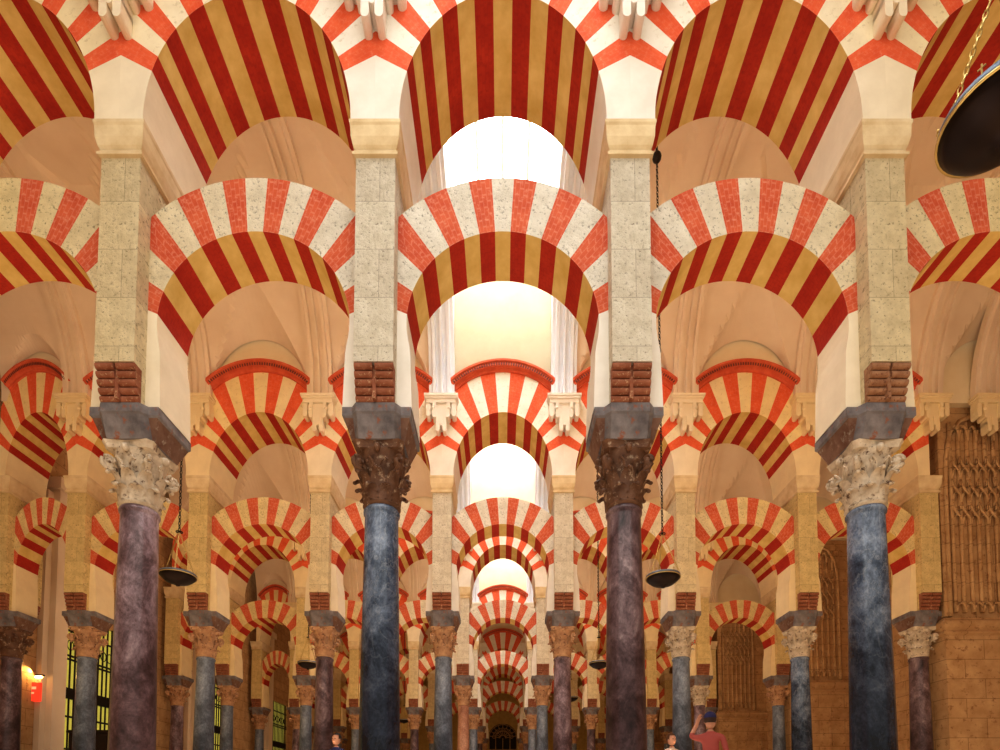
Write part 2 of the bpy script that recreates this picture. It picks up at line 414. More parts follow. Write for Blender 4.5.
# ================================================================ ARCHES
def arch_mesh(name, samples, half, mats, parent):
    """samples: list of (P, Q, matkey, u) along the arch; P on the intrados, Q on the outer edge. mats: face0.. ; index = face*2+stripe"""
    bm = bmesh.new(); uvl = bm.loops.layers.uv.new('UVMap')
    def quad(pts, mi, uvs):
        f = bm.faces.new([bm.verts.new(p) for p in pts]); f.material_index = mi
        for l, uv in zip(f.loops, uvs): l[uvl].uv = uv
    for (P0, Q0, k0, u0), (P1, Q1, k1, u1) in zip(samples, samples[1:]):
        k = k0; L = (Vector(Q0)-Vector(P0)).length
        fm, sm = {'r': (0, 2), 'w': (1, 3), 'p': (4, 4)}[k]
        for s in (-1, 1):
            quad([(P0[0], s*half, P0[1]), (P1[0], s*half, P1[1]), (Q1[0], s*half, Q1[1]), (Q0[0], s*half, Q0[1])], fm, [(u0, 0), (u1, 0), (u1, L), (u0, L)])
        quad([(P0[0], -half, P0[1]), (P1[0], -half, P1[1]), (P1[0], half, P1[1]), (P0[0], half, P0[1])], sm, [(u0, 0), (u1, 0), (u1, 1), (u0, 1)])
        quad([(Q0[0], -half, Q0[1]), (Q1[0], -half, Q1[1]), (Q1[0], half, Q1[1]), (Q0[0], half, Q0[1])], 1 if k != 'r' else 0, [(u0, 0), (u1, 0), (u1, 1), (u0, 1)])
    bmesh.ops.remove_doubles(bm, verts=bm.verts, dist=.0005)
    me = bpy.data.meshes.new(name)
    bmesh.ops.recalc_face_normals(bm, faces=bm.faces)
    bm.to_mesh(me); bm.free()
    for m in mats: me.materials.append(m)
    return link(bpy.data.objects.new(name, me), parent)

LC, LR, LE = 5.34+H, 1.08, 1.72
LXQ = S/2-PW
def lower_samples():
    W = 11.0; out = []; sub = 6
    def outer(P, psi):
        # ray from P; stop at circle LE or at the pier side
        s, c = math.sin(psi), math.cos(psi)
        px, pz = P[0], P[1]-LC
        b = px*s+pz*c; cc = px*px+pz*pz-LE*LE
        t = -b+math.sqrt(max(0, b*b-cc))
        if abs(s) > 1e-6:
            t2 = (math.copysign(LXQ, s)-px)/s
            if t2 > 0: t = min(t, t2)
        return (px+t*s, P[1]+t*c)
    bnd = [(-7.5+i) for i in range(16)]
    for i, b0 in enumerate(bnd[:-1]):
        idx = round(b0+.5); key = 'r' if idx % 2 else 'w'
        for j in range(sub):
            w = b0+j/sub; ph = math.radians(9.3*w+.035*w**3); psi = ph*.79
            P = (LR*math.sin(ph), LC+LR*math.cos(ph)); out.append((P, outer(P, psi), key, w))
    w = 7.5; ph = math.radians(9.3*w+.035*w**3); P = (LR*math.sin(ph), LC+LR*math.cos(ph)); out.append((P, outer(P, ph*.79), 'p', w))
    def stilt(z, w):
        if z > LC-.30: x = math.sqrt(LR*LR-(z-LC)**2)
        else: x = math.sqrt(LR*LR-.09)-.025*(LC-.30-z)/(LC-.30-Z_IMP)
        return x
    tail = []
    z0 = P[1]; zq0 = out[-1][1][1]
    for j in range(1, 13):
        t = j/12; z = z0+(Z_IMP-z0)*t
        tail.append(((stilt(z, 0), z), (LXQ, zq0+(Z_IMP-zq0)*t), 'p', 7.5+t*6))
    right = out+tail
    left = [((-p[0], p[1]), (-q[0], q[1]), 'p', -u) for p, q, k, u in reversed(tail)]
    return left+right
UC, UA, UB = Z_COR1, 1.135, Z_UAP-Z_COR1
UER = 1.57; UEC = Z_EXT-UER
def upper_samples():
    W = 8.25; out = []; sub = 5
    def intr(psi):
        r = UA*UB/math.sqrt((UB*math.sin(psi))**2+(UA*math.cos(psi))**2)
        return (r*math.sin(psi), UC+r*math.cos(psi))
    def outer(psi):
        s, c = math.sin(psi), math.cos(psi); dz = UC-UEC
        b = dz*c; cc = dz*dz-UER*UER; t = -b+math.sqrt(b*b-cc)
        if abs(s) > 1e-6: t = min(t, (S/2)/abs(s))
        return (t*s, UC+t*c)
    for i in range(15):
        b0 = -7.5+i; idx = round(b0+.5); key = 'r' if idx % 2 else 'w'
        for j in range(sub):
            w = b0+j/sub; psi = math.radians(w*W); out.append((intr(psi), outer(psi), key, w))
    psi = math.radians(7.5*W); out.append((intr(psi), outer(psi), 'p', 7.5))
    tail = []; zq0 = outer(psi)[1]
    for j in range(1, 9):
        t = j/8; ps = psi+(PI/2-psi)*t
        tail.append((intr(ps), (S/2, zq0+(UC-zq0)*t), 'p', 7.5+t*3))
    left = [((-p[0], p[1]), (-q[0], q[1]), 'p', -u) for p, q, k, u in reversed(tail)]
    return left+out+tail
def build_lower():
    root = empty('horseshoe_arch', (0, 0, 0))
    arch_mesh('voussoir_ring', lower_samples(), TL, [M['brick_red'], M['white_stone'], M['soffit_red_shade'], M['soffit_ochre'], M['plaster']], root)
    return root
def build_upper():
    root = empty('round_arch', (0, 0, 0))
    arch_mesh('voussoir_ring', upper_samples(), TH, [M['paint_red'], M['paint_cream'], M['soffit_red_shade'], M['soffit_ochre'], M['plaster']], root)
    # terracotta cornice following the extrados, with a line of dentils
    bm = bmesh.new(); n = 40; amax = math.asin(1.10/UER)
    prof = [(-.02, -.02), (-.02, .04), (.03, .04), (.05, .07), (.05, .12), (.125, .125), (.145, .16), (.19, .16), (.19, -.02)]
    rings = []
    for i in range(n+1):
        a = -amax+2*amax*i/n
        rings.append([bm.verts.new(((UER+r)*math.sin(a), -TH-y, UEC+(UER+r)*math.cos(a))) for r, y in prof])
    for a, b in zip(rings, rings[1:]):
        for k in range(len(prof)): bm.faces.new((a[k], a[(k+1) % len(prof)], b[(k+1) % len(prof)], b[k]))
    bm.faces.new(rings[0]); bm.faces.new(rings[-1])
    cn = mesh_obj('cornice', bm, M['cornice_red'], root)
    bm = bmesh.new(); nn = 44
    for i in range(nn):
        a = -amax*.97+2*amax*.97*(i+.5)/nn
        for v in box(bm, -.012, .012, -TH-.14, -TH-.07, UER+.062, UER+.115): pass
        vs = bm.verts[:][-8:] if False else None
        bm.verts.ensure_lookup_table()
        for v in bm.verts[-8:]:
            x, z = v.co.x, v.co.z
            v.co.x = z*math.sin(a)+x*math.cos(a); v.co.z = UEC+z*math.cos(a)-x*math.sin(a)
    d = mesh_obj('dentils', bm, M['dentil_dark'], cn)
    return root
low0 = build_lower(); up0 = build_upper()

# ================================================================ PLASTER CORBEL
def build_corbel():
    """origin on the wall face (y=0), hanging from z=0 (its top)"""
    root = empty('plaster_corbel', (0, 0, Z_SPR))
    bm = bmesh.new()
    for x, y, z0, z1 in ((.385, .27, -.05, 0), (.36, .25, -.10, -.05), (.33, .22, -.19, -.10)): box(bm, -x, x, -y, 0, z0, z1)
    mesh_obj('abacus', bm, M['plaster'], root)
    def prong(bm, x, w, y0, y1, zt, zb):
        ring = []
        for k in range(7):
            a = PI+PI*k/6
            ring.append((x+w*math.cos(a), zb+w+w*math.sin(a)))
        ring += [(x+w, zt), (x-w, zt)]
        A = [bm.verts.new((px, y0, z)) for px, z in ring]; B = [bm.verts.new((px, y1, z)) for px, z in ring]
        n = len(ring)
        for k in range(n): bm.faces.new((A[k], A[(k+1) % n], B[(k+1) % n], B[k]))
        bm.faces.new(A); bm.faces.new(B)
    bm = bmesh.new()
    box(bm, -.12, .12, -.18, 0, -.66, -.19)
    for s in (-1, 1): prong(bm, s*.075, .045, -.19, 0, -.60, -.84)
    prong(bm, 0, .032, -.205, 0, -.50, -.71)
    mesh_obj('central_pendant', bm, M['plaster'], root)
    for s in (-1, 1):
        bm = bmesh.new()
        prong(bm, s*.29, .05, -.20, 0, -.19, -.50)
        prong(bm, s*.21, .045, -.15, 0, -.19, -.42)
        prong(bm, s*.155, .04, -.22, 0, -.19, -.54)
        ball(bm, Vector((s*.29, -.10, -.36)), .06, 1, 1, 1.2)
        ball(bm, Vector((s*.18, -.20, -.32)), .045)
        mesh_obj('side_pendant', bm, M['plaster'], root)
    return root
corb0 = build_corbel()

# ================================================================ VAULT
VH = 3.05; ZV = Z_SPR
def main_z(s, half):      # s from the near wall
    q = (half-s)/half
    return VH*math.sqrt(max(0, 1-q*q))
def rib_mesh(L):
    half = L/2; bm = bmesh.new(); n = 40
    prof = [(-.29, 0), (-.29, .10), (-.22, .10), (-.20, .15), (-.13, .15), (-.11, .09), (-.04, .09), (-.02, .17), (.02, .17), (.04, .09), (.11, .09), (.13, .15), (.20, .15), (.22, .10), (.29, .10), (.29, 0)]
    rings = []
    for i in range(n+1):
        th = PI*i/n; c, s = math.cos(th), math.sin(th)
        y = half-half*c; z = VH*s
        nrm = Vector((0, c/half, -s/VH)); nrm.normalize()
        ring = []
        for x, o in prof:
            o2 = o if o else -.05
            ring.append(bm.verts.new((x, y+nrm.y*o2, z+nrm.z*o2)))
        rings.append(ring)
    for a, b in zip(rings, rings[1:]):
        for k in range(len(prof)): bm.faces.new((a[k], a[(k+1) % len(prof)], b[(k+1) % len(prof)], b[k]))
    bm.faces.new(rings[0]); bm.faces.new(rings[-1])
    return bm
def vault_mesh(L, w):
    """w = bay width; penetrations over both arches"""
    half = L/2; bm = bmesh.new(); nx, ny = 28, 48; k = w/S
    g = []
    for j in range(ny+1):
        y = half-half*math.cos(PI*j/ny); s = min(y, L-y); row = []
        for i in range(nx+1):
            x = -w/2+w*i/nx; z = main_z(y, half)
            u = x/(1.13*k)
            if abs(u) < 1: z = max(z, (1.47+.9*s)*math.sqrt(1-u*u)*(1 if k > .9 else .8))
            row.append(bm.verts.new((x, y, min(z, VH+.02))))
        g.append(row)
    for a, b in zip(g, g[1:]):
        for i in range(nx): bm.faces.new((a[i], a[i+1], b[i+1], b[i])).smooth = False
    return bm
LN = AIS-2*TH

NAVEN = ['above the viewer', 'behind the nearest arcade', 'behind the second arcade', 'behind the third arcade', 'behind the fourth arcade', 'behind the fifth arcade']
# nave i lies in front of row i
vcache = {}
def put_vault(i, b, cx, k):
    key = round(k, 2)
    if key not in vcache:
        o = mesh_obj('ceiling', vault_mesh(LN, S*k), M['vault']); vcache[key] = o
    else:
        o = vcache[key].copy(); link(o)
    o.location = (cx, ROWY[i]-TH-LN, ZV); tag(o, kind='structure')
for i in range(NR):
    y0 = ROWY[i]-TH-LN
    bl = [-4, -3, -2, -1, 0, 1, 2, 3]
    for b in bl:
        if b == 0 and i < 4: continue
        cx, k = bay_geo(b); put_vault(i, b, cx, k)
    if i > 0:
        o = mesh_obj('ceiling', vault_mesh(LN, 2.56), M['vault']); o.location = (COLX[4]+1.28, y0, ZV); tag(o, kind='structure')
    # skylight lantern over the central bay
    if i < 4:
        bm = bmesh.new(); zt = 13.75+H
        for s in (-1, 1):
            x = s*1.13
            nj = 40; lo = []; hi = []
            for j in range(nj+1):
                y = LN/2-LN/2*math.cos(PI*j/nj)
                lo.append(bm.verts.new((x, y, main_z(y, LN/2)-.0))); hi.append(bm.verts.new((x, y, zt-ZV)))
            for j in range(nj): bm.faces.new((lo[j], lo[j+1], hi[j+1], hi[j]))
            # strip of vault left between lantern and rib
            ed = [bm.verts.new((s*1.42, v.co.y, v.co.z)) for v in lo]
            for j in range(nj): bm.faces.new((lo[j], lo[j+1], ed[j+1], ed[j]))
        o = mesh_obj('wall_lantern', bm, M['vault_white']); o.location = (0, y0, ZV); tag(o, kind='structure')
        sk = empty('skylight', (0, y0+LN/2, zt))
        bm = bmesh.new(); box(bm, -1.13, 1.13, -LN/2, LN/2, -.02, .02); mesh_obj('glass_pane', bm, M['skyglass'], sk)
        for x in (-.54, 0, .54):
            bm = bmesh.new(); box(bm, x-.03, x+.03, -LN/2, LN/2, -.16, -.03); mesh_obj('glazing_bar', bm, M['glaze_bar'], sk)
        tag(sk, f'bright white skylight with pale glazing bars over the central bay {NAVEN[i]}', 'skylight', 'skylights over the central bays')
# ribs
rib0 = mesh_obj('vault_rib', rib_mesh(LN), M['vault'])
first = True
for i in range(NR):
    for k in [-4, -3, -2, -1, 1, 2, 3, 4]:
        if i == 0 and abs(k) > 3: continue
        o = rib0 if first else link(rib0.copy()); first = False
        o.location = (COLX[k], ROWY[i]-TH-LN, ZV)
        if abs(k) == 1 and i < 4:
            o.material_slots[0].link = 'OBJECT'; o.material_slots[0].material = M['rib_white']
        tag(o, f"{'white' if abs(k)==1 and i<4 else 'beige'} fluted plaster rib crossing the vault {NAVEN[i]}, {side(k)}", 'vault rib', 'transverse vault ribs')
# extra rib beside the right hand pier (paired corbels there)
o = link(rib0.copy()); o.location = (COLX[4]+1.32, ROWY[1]-TH-LN, ZV)
tag(o, 'beige fluted plaster rib landing on the far right pier behind the nearest arcade', 'vault rib', 'transverse vault ribs')

# wall over each arcade, between the arch backs and the vault
def clerestory(r):
    bm = bmesh.new(); n = 24
    hy = TH-.04
    for b in ([-4]+list(range(-3, 4))):
        cx, k = bay_geo(b); w = S*k/2; zt = (14.0+H) if b == 0 and r < 4 else 12.9+H
        lo, hi = [], []
        for i in range(n+1):
            x = -w+2*w*i/n; xx = x/k
            z = UEC+math.sqrt(UER*UER-min(xx*xx, UER*UER*.99))-.02
            lo.append((cx+x, z)); hi.append((cx+x, zt))
        for y in (-hy, hy):
            A = [bm.verts.new((x, y, z)) for x, z in lo]; B = [bm.verts.new((x, y, z)) for x, z in hi]
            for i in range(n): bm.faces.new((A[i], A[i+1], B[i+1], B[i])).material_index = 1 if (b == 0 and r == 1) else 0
    if r > 0: box(bm, COLX[4], XR, -TH+.06, TH-.06, Z_SPR, 13.3)
    o = mesh_obj('wall_arcade', bm, [M['lunette'], M['lunette_centre']]); o.location = (0, ROWY[r], 0); tag(o, kind='structure')
for r in range(NR): clerestory(r)

# ================================================================ PLACE THE ARCADES
index_children()
def set_mat(o, part, m):
    for c in [q for q in COL.objects if q.parent == o and q.name.split('.')[0] == part]:
        c.material_slots[0].link = 'OBJECT'; c.material_slots[0].material = m
SH = {  # row, column -> shaft, capital, words
 (0, -3): ('sh_slate', 'cap_pale'), (0, -2): ('sh_mauve', 'cap_pale'), (0, -1): ('sh_blue', 'cap_dark'), (0, 1): ('sh_plum', 'cap_dark'), (0, 2): ('sh_blue', 'cap_pale'), (0, 3): ('sh_plum', 'cap_pale'),
 (1, -5): ('sh_plum', 'cap_dark'), (1, -4): ('sh_slate', 'cap_rust'), (1, -3): ('sh_slate', 'cap_rust'), (1, -2): ('sh_plum', 'cap_rust'), (1, -1): ('sh_slate', 'cap_rust'), (1, 1): ('sh_mauve', 'cap_rust'), (1, 2): ('sh_slate', 'cap_pale'), (1, 3): ('sh_blue', 'cap_pale'), (1, 4): ('sh_plum', 'cap_pale'),
 (2, -1): ('sh_pink', 'cap_rust'), (2, 1): ('sh_slate', 'cap_rust'), (2, -2): ('sh_slate', 'cap_rust'), (2, 2): ('sh_mauve', 'cap_rust'), (2, -3): ('sh_slate', 'cap_rust'), (2, 3): ('sh_mauve', 'cap_pale'),
}
WORD = {'sh_blue': 'blue-black', 'sh_slate': 'slate grey', 'sh_mauve': 'mottled mauve', 'sh_plum': 'dark plum-brown', 'sh_pink': 'pinkish orange', 'cap_dark': 'dark brown', 'cap_pale': 'pale', 'cap_rust': 'rust and gold'}
cyc = ['sh_slate', 'sh_mauve', 'sh_slate', 'sh_plum']
src_col, src_pier, src_low, src_up, src_corb = col0, pier0, low0, up0, corb0
used = set()
def instance(src):
    if src.name in used: return copy_tree(src)
    used.add(src.name); return src
jobs = []
for r in range(NR):
    for k in row_cols(r): jobs.append(('c', r, k)); jobs.append(('p', r, k)); jobs.append(('k', r, k))
    for b in row_bays(r): jobs.append(('l', r, b)); jobs.append(('u', r, b))
for kind, r, k in jobs:
    if kind == 'c':
        o = instance(src_col); o.location = (COLX[k], ROWY[r], 0)
        sm, cm = SH.get((r, k), (cyc[(r*3+k) % 4], 'cap_rust'))
        set_mat(o, 'shaft', M[sm]); set_mat(o, 'capital', M[cm])
        if (r, k) in ((0, 1), (0, -1)): set_mat(o, 'impost_block', M['impost_brown'] if k == 9 else M['impost'])
        tag(o, f"{WORD[sm]} marble column, {WORD[cm]} capital, {ROWN[r]}, {side(k)}", 'column', f'marble columns of the {ROWN[r]}')
    elif kind == 'p':
        o = instance(src_pier); o.location = (COLX[k], ROWY[r], Z_IMP)
        if (r, k) == (0, 2): set_mat(o, 'roll_corbel', M['wood_corbel'])
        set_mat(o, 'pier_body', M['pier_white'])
        tag(o, f"limestone pier on brick roll corbels, {ROWN[r]}, {side(k)}", 'pier', f'stone piers of the {ROWN[r]}')
    elif kind == 'k':
        if k == -5: continue
        o = instance(src_corb); o.location = (COLX[k], ROWY[r]-TH, Z_SPR)
        tag(o, f"white knobbed plaster corbel, {ROWN[r]}, {side(k)}", 'corbel', f'plaster corbels of the {ROWN[r]}')
    else:
        cx, sx = bay_geo(k)
        def reslot(o, pairs):
            for c in [q for q in COL.objects if q.parent == o and q.name.startswith('voussoir')]:
                for i, m in pairs: c.material_slots[i].link = 'OBJECT'; c.material_slots[i].material = M[m]
        o = instance(src_low if kind == 'l' else src_up); o.location = (cx, ROWY[r], 0)
        if kind == 'l':
            o.scale = ((S*sx-2*PW)/(S-2*PW), 1, 1)
            tag(o, f"lower red and white striped horseshoe arch, {ROWN[r]}, {BAYN[k]}", 'arch', f'horseshoe arches of the {ROWN[r]}')
        else:
            o.scale = (sx, 1, 1)
            tag(o, f"upper red and cream striped round arch, {ROWN[r]}, {BAYN[k]}", 'arch', f'upper arches of the {ROWN[r]}')
o = copy_tree(corb0); o.location = (COLX[4]+1.32, ROWY[1]-TH, Z_SPR)
tag(o, 'plaster corbel with knobbed pendants on the carved pier at the far right', 'corbel')

# ================================================================ CARVED PIERS on the right
def carved_pier():
    root = empty('carved_wall_pier', (0, 0, 0))
    bm = bmesh.new(); x0, x1 = .0, 2.5
    box(bm, x0, x1, -.42, .6, 0, 4.25)
    box(bm, x0+.06, x1, -.34, .5, 4.25, Z_SPR+.02)
    box(bm, x0+.02, x0+.16, -.39, -.3, 4.6, Z_SPR-.4); box(bm, x0+1.62, x0+1.76, -.39, -.3, 4.6, Z_SPR-.4)
    mesh_obj('pier_body', bm, M['gold_wall'], root)
    bm = bmesh.new()
    prof = [(0, 4.05), (.05, 4.09), (.05, 4.13), (.02, 4.16), (.07, 4.22), (.10, 4.30), (.10, 4.35), (.03, 4.42), (0, 4.46)]
    A = [bm.verts.new((x0-o, -.42-o, z+.1)) for o, z in prof]; B = [bm.verts.new((x1, -.42-o, z+.1)) for o, z in prof]; C = [bm.verts.new((x0-o, .6, z+.1)) for o, z in prof]
    for i in range(len(prof)-1):
        bm.faces.new((A[i], A[i+1], B[i+1], B[i])); bm.faces.new((A[i], A[i+1], C[i+1], C[i]))
    mesh_obj('ledge_moulding', bm, M['gold_wall'], root)
    # tall flutes crossed by interlaced tracery
    bm = bmesh.new(); n = 6; xa, xb = .30, 1.52; zb, zt = 4.7, 9.2
    for i in range(n+1):
        x = xa+(xb-xa)*i/n
        tube(bm, [(x, -.37, zb+(zt-zb)*t/8) for t in range(9)], .045, 8)
    st = (xb-xa)/n
    for i in range(n):
        for zc in (7.0, 7.55, 8.1):
            x = xa+st*(i+.5)
            for s in (-1, 1):
                tube(bm, [(x-s*st*.5, -.40, zc-.27), (x-s*st*.35, -.42, zc-.1), (x, -.42, zc), (x+s*st*.35, -.42, zc+.1), (x+s*st*.5, -.40, zc+.27)], .028, 6)
        x = xa+st*(i+.5)
        tube(bm, [(x-st*.5, -.40, 8.75)]+[(x-st*.5*math.cos(PI*k/8), -.41, 8.75+.35*math.sin(PI*k/8)) for k in range(9)], .03, 6)
        tube(bm, [(x-st*.5*math.cos(PI*k/8), -.41, 4.7+.22*math.sin(PI*k/8)) for k in range(9)], .03, 6)
    ar = [(.15, -.40, 7.6), (.17, -.41, 8.3), (.26, -.42, 8.8), (.5, -.43, 9.2), (.92, -.43, 9.38), (1.34, -.43, 9.2), (1.58, -.42, 8.8), (1.67, -.41, 8.3), (1.69, -.40, 7.6)]
    tube(bm, [(.15, -.40, 4.6)]+ar+[(1.69, -.40, 4.6)], .05, 8)
    mesh_obj('fluted_tracery_panel', bm, M['gold_wall'], root, True)
    # blind framed panel low on the pier
    bm = bmesh.new()
    for q in ((1.22, 1.27, 1.4, 3.3), (1.95, 2.0, 1.4, 3.3), (1.22, 2.0, 3.25, 3.3), (1.22, 2.0, 1.4, 1.45)): box(bm, q[0], q[1], -.46, -.40, q[2], q[3])
    mesh_obj('panel_frame', bm, M['gold_wall'], root)
    return root
cp = carved_pier(); index_children()
for r in range(1, NR):
    o = cp if r == 1 else copy_tree(cp)
    o.location = (10.12, ROWY[r], 0)
    tag(o, f"golden ashlar pier with tall fluted tracery panel, right end of the {ROWN[r]}", 'pier', 'carved piers along the right wall')

# ================================================================ SHELL
def wall(name, x0, x1, y0, y1, z0, z1, mat):
    bm = bmesh.new(); box(bm, x0, x1, y0, y1, z0, z1); o = mesh_obj(name, bm, mat); tag(o, kind='structure'); return o
wall('floor', XL-.3, XR+.3, -4, YEND+.5, -.2, 0, M['floor'])
wall('wall_right', XR, XR+.3, -4, YEND, 0, 13.6, M['gold_wall'])
wall('ceiling', XL-.3, XR+.3, D1+4*AIS-TH, YEND, 13.0+H, 13.2+H, M['vault'])
# left wall with window openings
WIN = [(ROWY[i]+AIS/2-.1, i+1) for i in range(0, 5)]
bm = bmesh.new(); ys = -4.0; ww, wz0, wz1 = 1.15, 1.2, 5.6
for yc, n in WIN:
    box(bm, XL-.3, XL, ys, yc-ww, 0, 13.6); box(bm, XL-.3, XL, yc-ww, yc+ww, 0, wz0); box(bm, XL-.3, XL, yc-ww, yc+ww, wz1, 13.6); ys = yc+ww
box(bm, XL-.3, XL, ys, YEND, 0, 13.6)
tag(mesh_obj('wall_left', bm, M['gold_wall']), kind='structure')
for yc, n in WIN:
    w = empty(f'window_{n}', (XL-.15, yc, wz0)); tag(w, kind='structure')
    bm = bmesh.new(); box(bm, -.02, .02, -ww, ww, 0, wz1-wz0); mesh_obj('window_pane', bm, M['amber_glass'], w)
    bm = bmesh.new()
    for i in range(13): tube(bm, [(.10, -ww+2*ww*(i+.5)/13, 0), (.10, -ww+2*ww*(i+.5)/13, wz1-wz0)], .024, 6)
    box(bm, .04, .12, -ww, ww, 2.0, 2.3)
    for z in (.6, 1.5, 3.1, 3.2, 3.9): tube(bm, [(.10, -ww, z), (.10, ww, z)], .03, 6)
    for i in range(8):
        yy = -ww+2*ww*(i+1)/9
        tube(bm, [(.10, yy+.11*math.cos(2*PI*k/12), 3.5+.14*math.sin(2*PI*k/12)) for k in range(12)], .014, 5, closed=True)
    mesh_obj('window_grille', bm, M['iron'], w)
# wall strips between windows stand forward as pilasters
for i in range(0, 5):
    y = ROWY[i+0]+AIS/2-1.75
    bm = bmesh.new(); box(bm, XL, XL+.30, y-.22, y+.22, 0, 8.6); box(bm, XL, XL+.38, y-.3, y+.3, 8.6, 8.9); box(bm, XL, XL+.14, y-.4, y+.4, 0, 8.5)
    o = mesh_obj('trim_%d' % (i+1), bm, M['vault']); tag(o, kind='structure')
# end wall with a great doorway
bm = bmesh.new()
dw, dz, dr = 1.2, 5.55, 1.2
box(bm, XL, -dw, YEND, YEND+.4, 0, 13.6); box(bm, dw, XR, YEND, YEND+.4, 0, 13.6)
n = 24
for y in (YEND, YEND+.4):
    A = [bm.verts.new((-dw+2*dw*i/n, y, dz+math.sqrt(max(0, dr*dr-(-dw+2*dw*i/n)**2)))) for i in range(n+1)]
    B = [bm.verts.new((-dw+2*dw*i/n, y, 13.6)) for i in range(n+1)]
    for i in range(n): bm.faces.new((A[i], A[i+1], B[i+1], B[i]))
M['end_wall'] = stone_mat('yellow end wall plaster', (.50, .34, .10), (.66, .48, .18), None, 3, 0, bstr=.1)
tag(mesh_obj('wall_end', bm, M['end_wall']), kind='structure')
dr_ = empty('door_1', (0, YEND+.2, 0)); tag(dr_, kind='structure')
bm = bmesh.new(); box(bm, -dw, dw, 0.05, .1, 0, dz+dr); mesh_obj('door_leaf', bm, M['dark_void'], dr_)
bm = bmesh.new()
for i in range(9):
    a = PI*(i+.5)/9
    tube(bm, [(.25*math.cos(a), -.02, dz+.25*math.sin(a)), (1.15*math.cos(a), -.02, dz+1.15*math.sin(a))], .03, 6)
    c = ((.75)*math.cos(a), (.75)*math.sin(a))
    tube(bm, [(c[0]+.14*math.cos(2*PI*k/10), -.02, dz+c[1]+.14*math.sin(2*PI*k/10)) for k in range(10)], .025, 5, closed=True)
for rr in (.25, .6, 1.15): tube(bm, [(rr*math.cos(PI*k/20), -.02, dz+rr*math.sin(PI*k/20)) for k in range(21)], .035, 6)
for x in (-1.15, -.6, 0, .6, 1.15): tube(bm, [(x, -.02, 0), (x, -.02, dz)], .035, 6)
for z in (1.2, 2.4, 3.5, 4.6): tube(bm, [(-1.2, -.02, z), (1.2, -.02, z)], .035, 6)
mesh_obj('tracery_screen', bm, M['gold_wall'], dr_)

# ================================================================ HANGING LAMPS
def chain_bm(bm, p0, p1, link_len=.055, r=.006, w=.014):
    p0, p1 = Vector(p0), Vector(p1); L = (p1-p0).length; n = max(2, int(L/(link_len*.8))); d = (p1-p0)/n; t = d.normalized()
    a = Vector((1, 0, 0)) if abs(t.x) < .8 else Vector((0, 1, 0)); u = t.cross(a).normalized(); v = t.cross(u)
    for i in range(n):
        c = p0+d*(i+.5); q = u if i % 2 else v
        hl = d.length*.62
        pts = [c+t*(hl*math.sin(2*PI*k/8))+q*(w*math.cos(2*PI*k/8)) for k in range(8)]
        tube(bm, pts, r, 4, closed=True)
def build_lamp(z_dish, z_top, fine=True):
    """origin at the centre of the dish foot"""
    root = empty('hanging_lamp', (0, 0, 0)); R_ = .30
    bm = bmesh.new()
    lathe(bm, [(.012, -.175), (.03, -.17), (.04, -.145), (.10, -.135), (.19, -.10), (.26, -.045), (.295, .0), (.285, .01), (.18, -.045), (.05, -.06), (.01, -.06)], 40)
    mesh_obj('dish', bm, M['bronze'], root, True)
    bm = bmesh.new()
    lathe(bm, [(.288, -.005), (.302, -.008), (.304, .004), (.296, .008)], 40, caps=False)
    mesh_obj('brass_rim', bm, M['brass'], root, True)
    bm = bmesh.new()
    lathe(bm, [(.297, .006), (.301, .012), (.293, .045), (.285, .045), (.287, .006)], 40, caps=False)
    mesh_obj('rim_band', bm, M['rim_blue'], root, True)
    bm = bmesh.new()
    for i in range(6):
        a = i*PI/3+.2; x, y = .29*math.cos(a), .29*math.sin(a)
        tube(bm, [(x, y, .04), (x, y, .10)], .005, 5); tube(bm, [(x-.018*math.sin(a), y+.018*math.cos(a), .08), (x+.018*math.sin(a), y-.018*math.cos(a), .08)], .005, 5)
    mesh_obj('cross_finials', bm, M['brass'], root)
    for i in range(5):
        a = i*2*PI/5+.5; bm = bmesh.new()
        lathe(bm, [(.012, -.05), (.03, -.02), (.034, .03), (.045, .07), (.04, .07), (.028, .03), (.01, .0)], 14, .17*math.cos(a), .17*math.sin(a))
        mesh_obj('oil_glass', bm, M['oil_glass'], root, True)
    bm = bmesh.new()
    for i in range(3):
        a = i*2*PI/3+.9
        chain_bm(bm, (.292*math.cos(a), .292*math.sin(a), .03), (.012*math.cos(a), .012*math.sin(a), .78), r=.005, w=.011)
    mesh_obj('suspension_chains', bm, M['brass'], root)
    bm = bmesh.new()
    tube(bm, [(.05*math.cos(2*PI*k/16), .05*math.sin(2*PI*k/16), .80) for k in range(16)], .009, 6, closed=True)
    tube(bm, [(-.05, 0, .80), (.05, 0, .80)], .007, 6); ball(bm, Vector((0, 0, .80)), .022)
    mesh_obj('spreader_ring', bm, M['iron'], root)
    bm = bmesh.new(); chain_bm(bm, (0, 0, .81), (0, 0, z_top-z_dish-.1), .075, .008, .018)
    mesh_obj('long_chain', bm, M['iron'], root)
    bm = bmesh.new(); ball(bm, Vector((0, 0, z_top-z_dish-.50)), .085, 1, 1, 1.1); lathe(bm, [(.02, z_top-z_dish-.45), (.02, z_top-z_dish-.05), (.06, z_top-z_dish)], 12)
    mesh_obj('ceiling_boss', bm, M['iron'], root, True)
    root.location.z = z_dish
    return root
ZTOP = ZV+VH
lamp0 = build_lamp(4.0, ZTOP)
index_children()
F, PIT, VP, CX = 552.5, math.radians(2.82), 772.5, 502.8
def at(u, v, y):     # world point at depth y seen at pixel u, v of the 1000x750 photograph
    t = (VP-v)/F; z = y*(t*math.cos(PIT)+math.sin(PIT))/(math.cos(PIT)-t*math.sin(PIT))
    Dd = y*math.cos(PIT)+z*math.sin(PIT)
    return (u-CX)*Dd/F, y, z+H
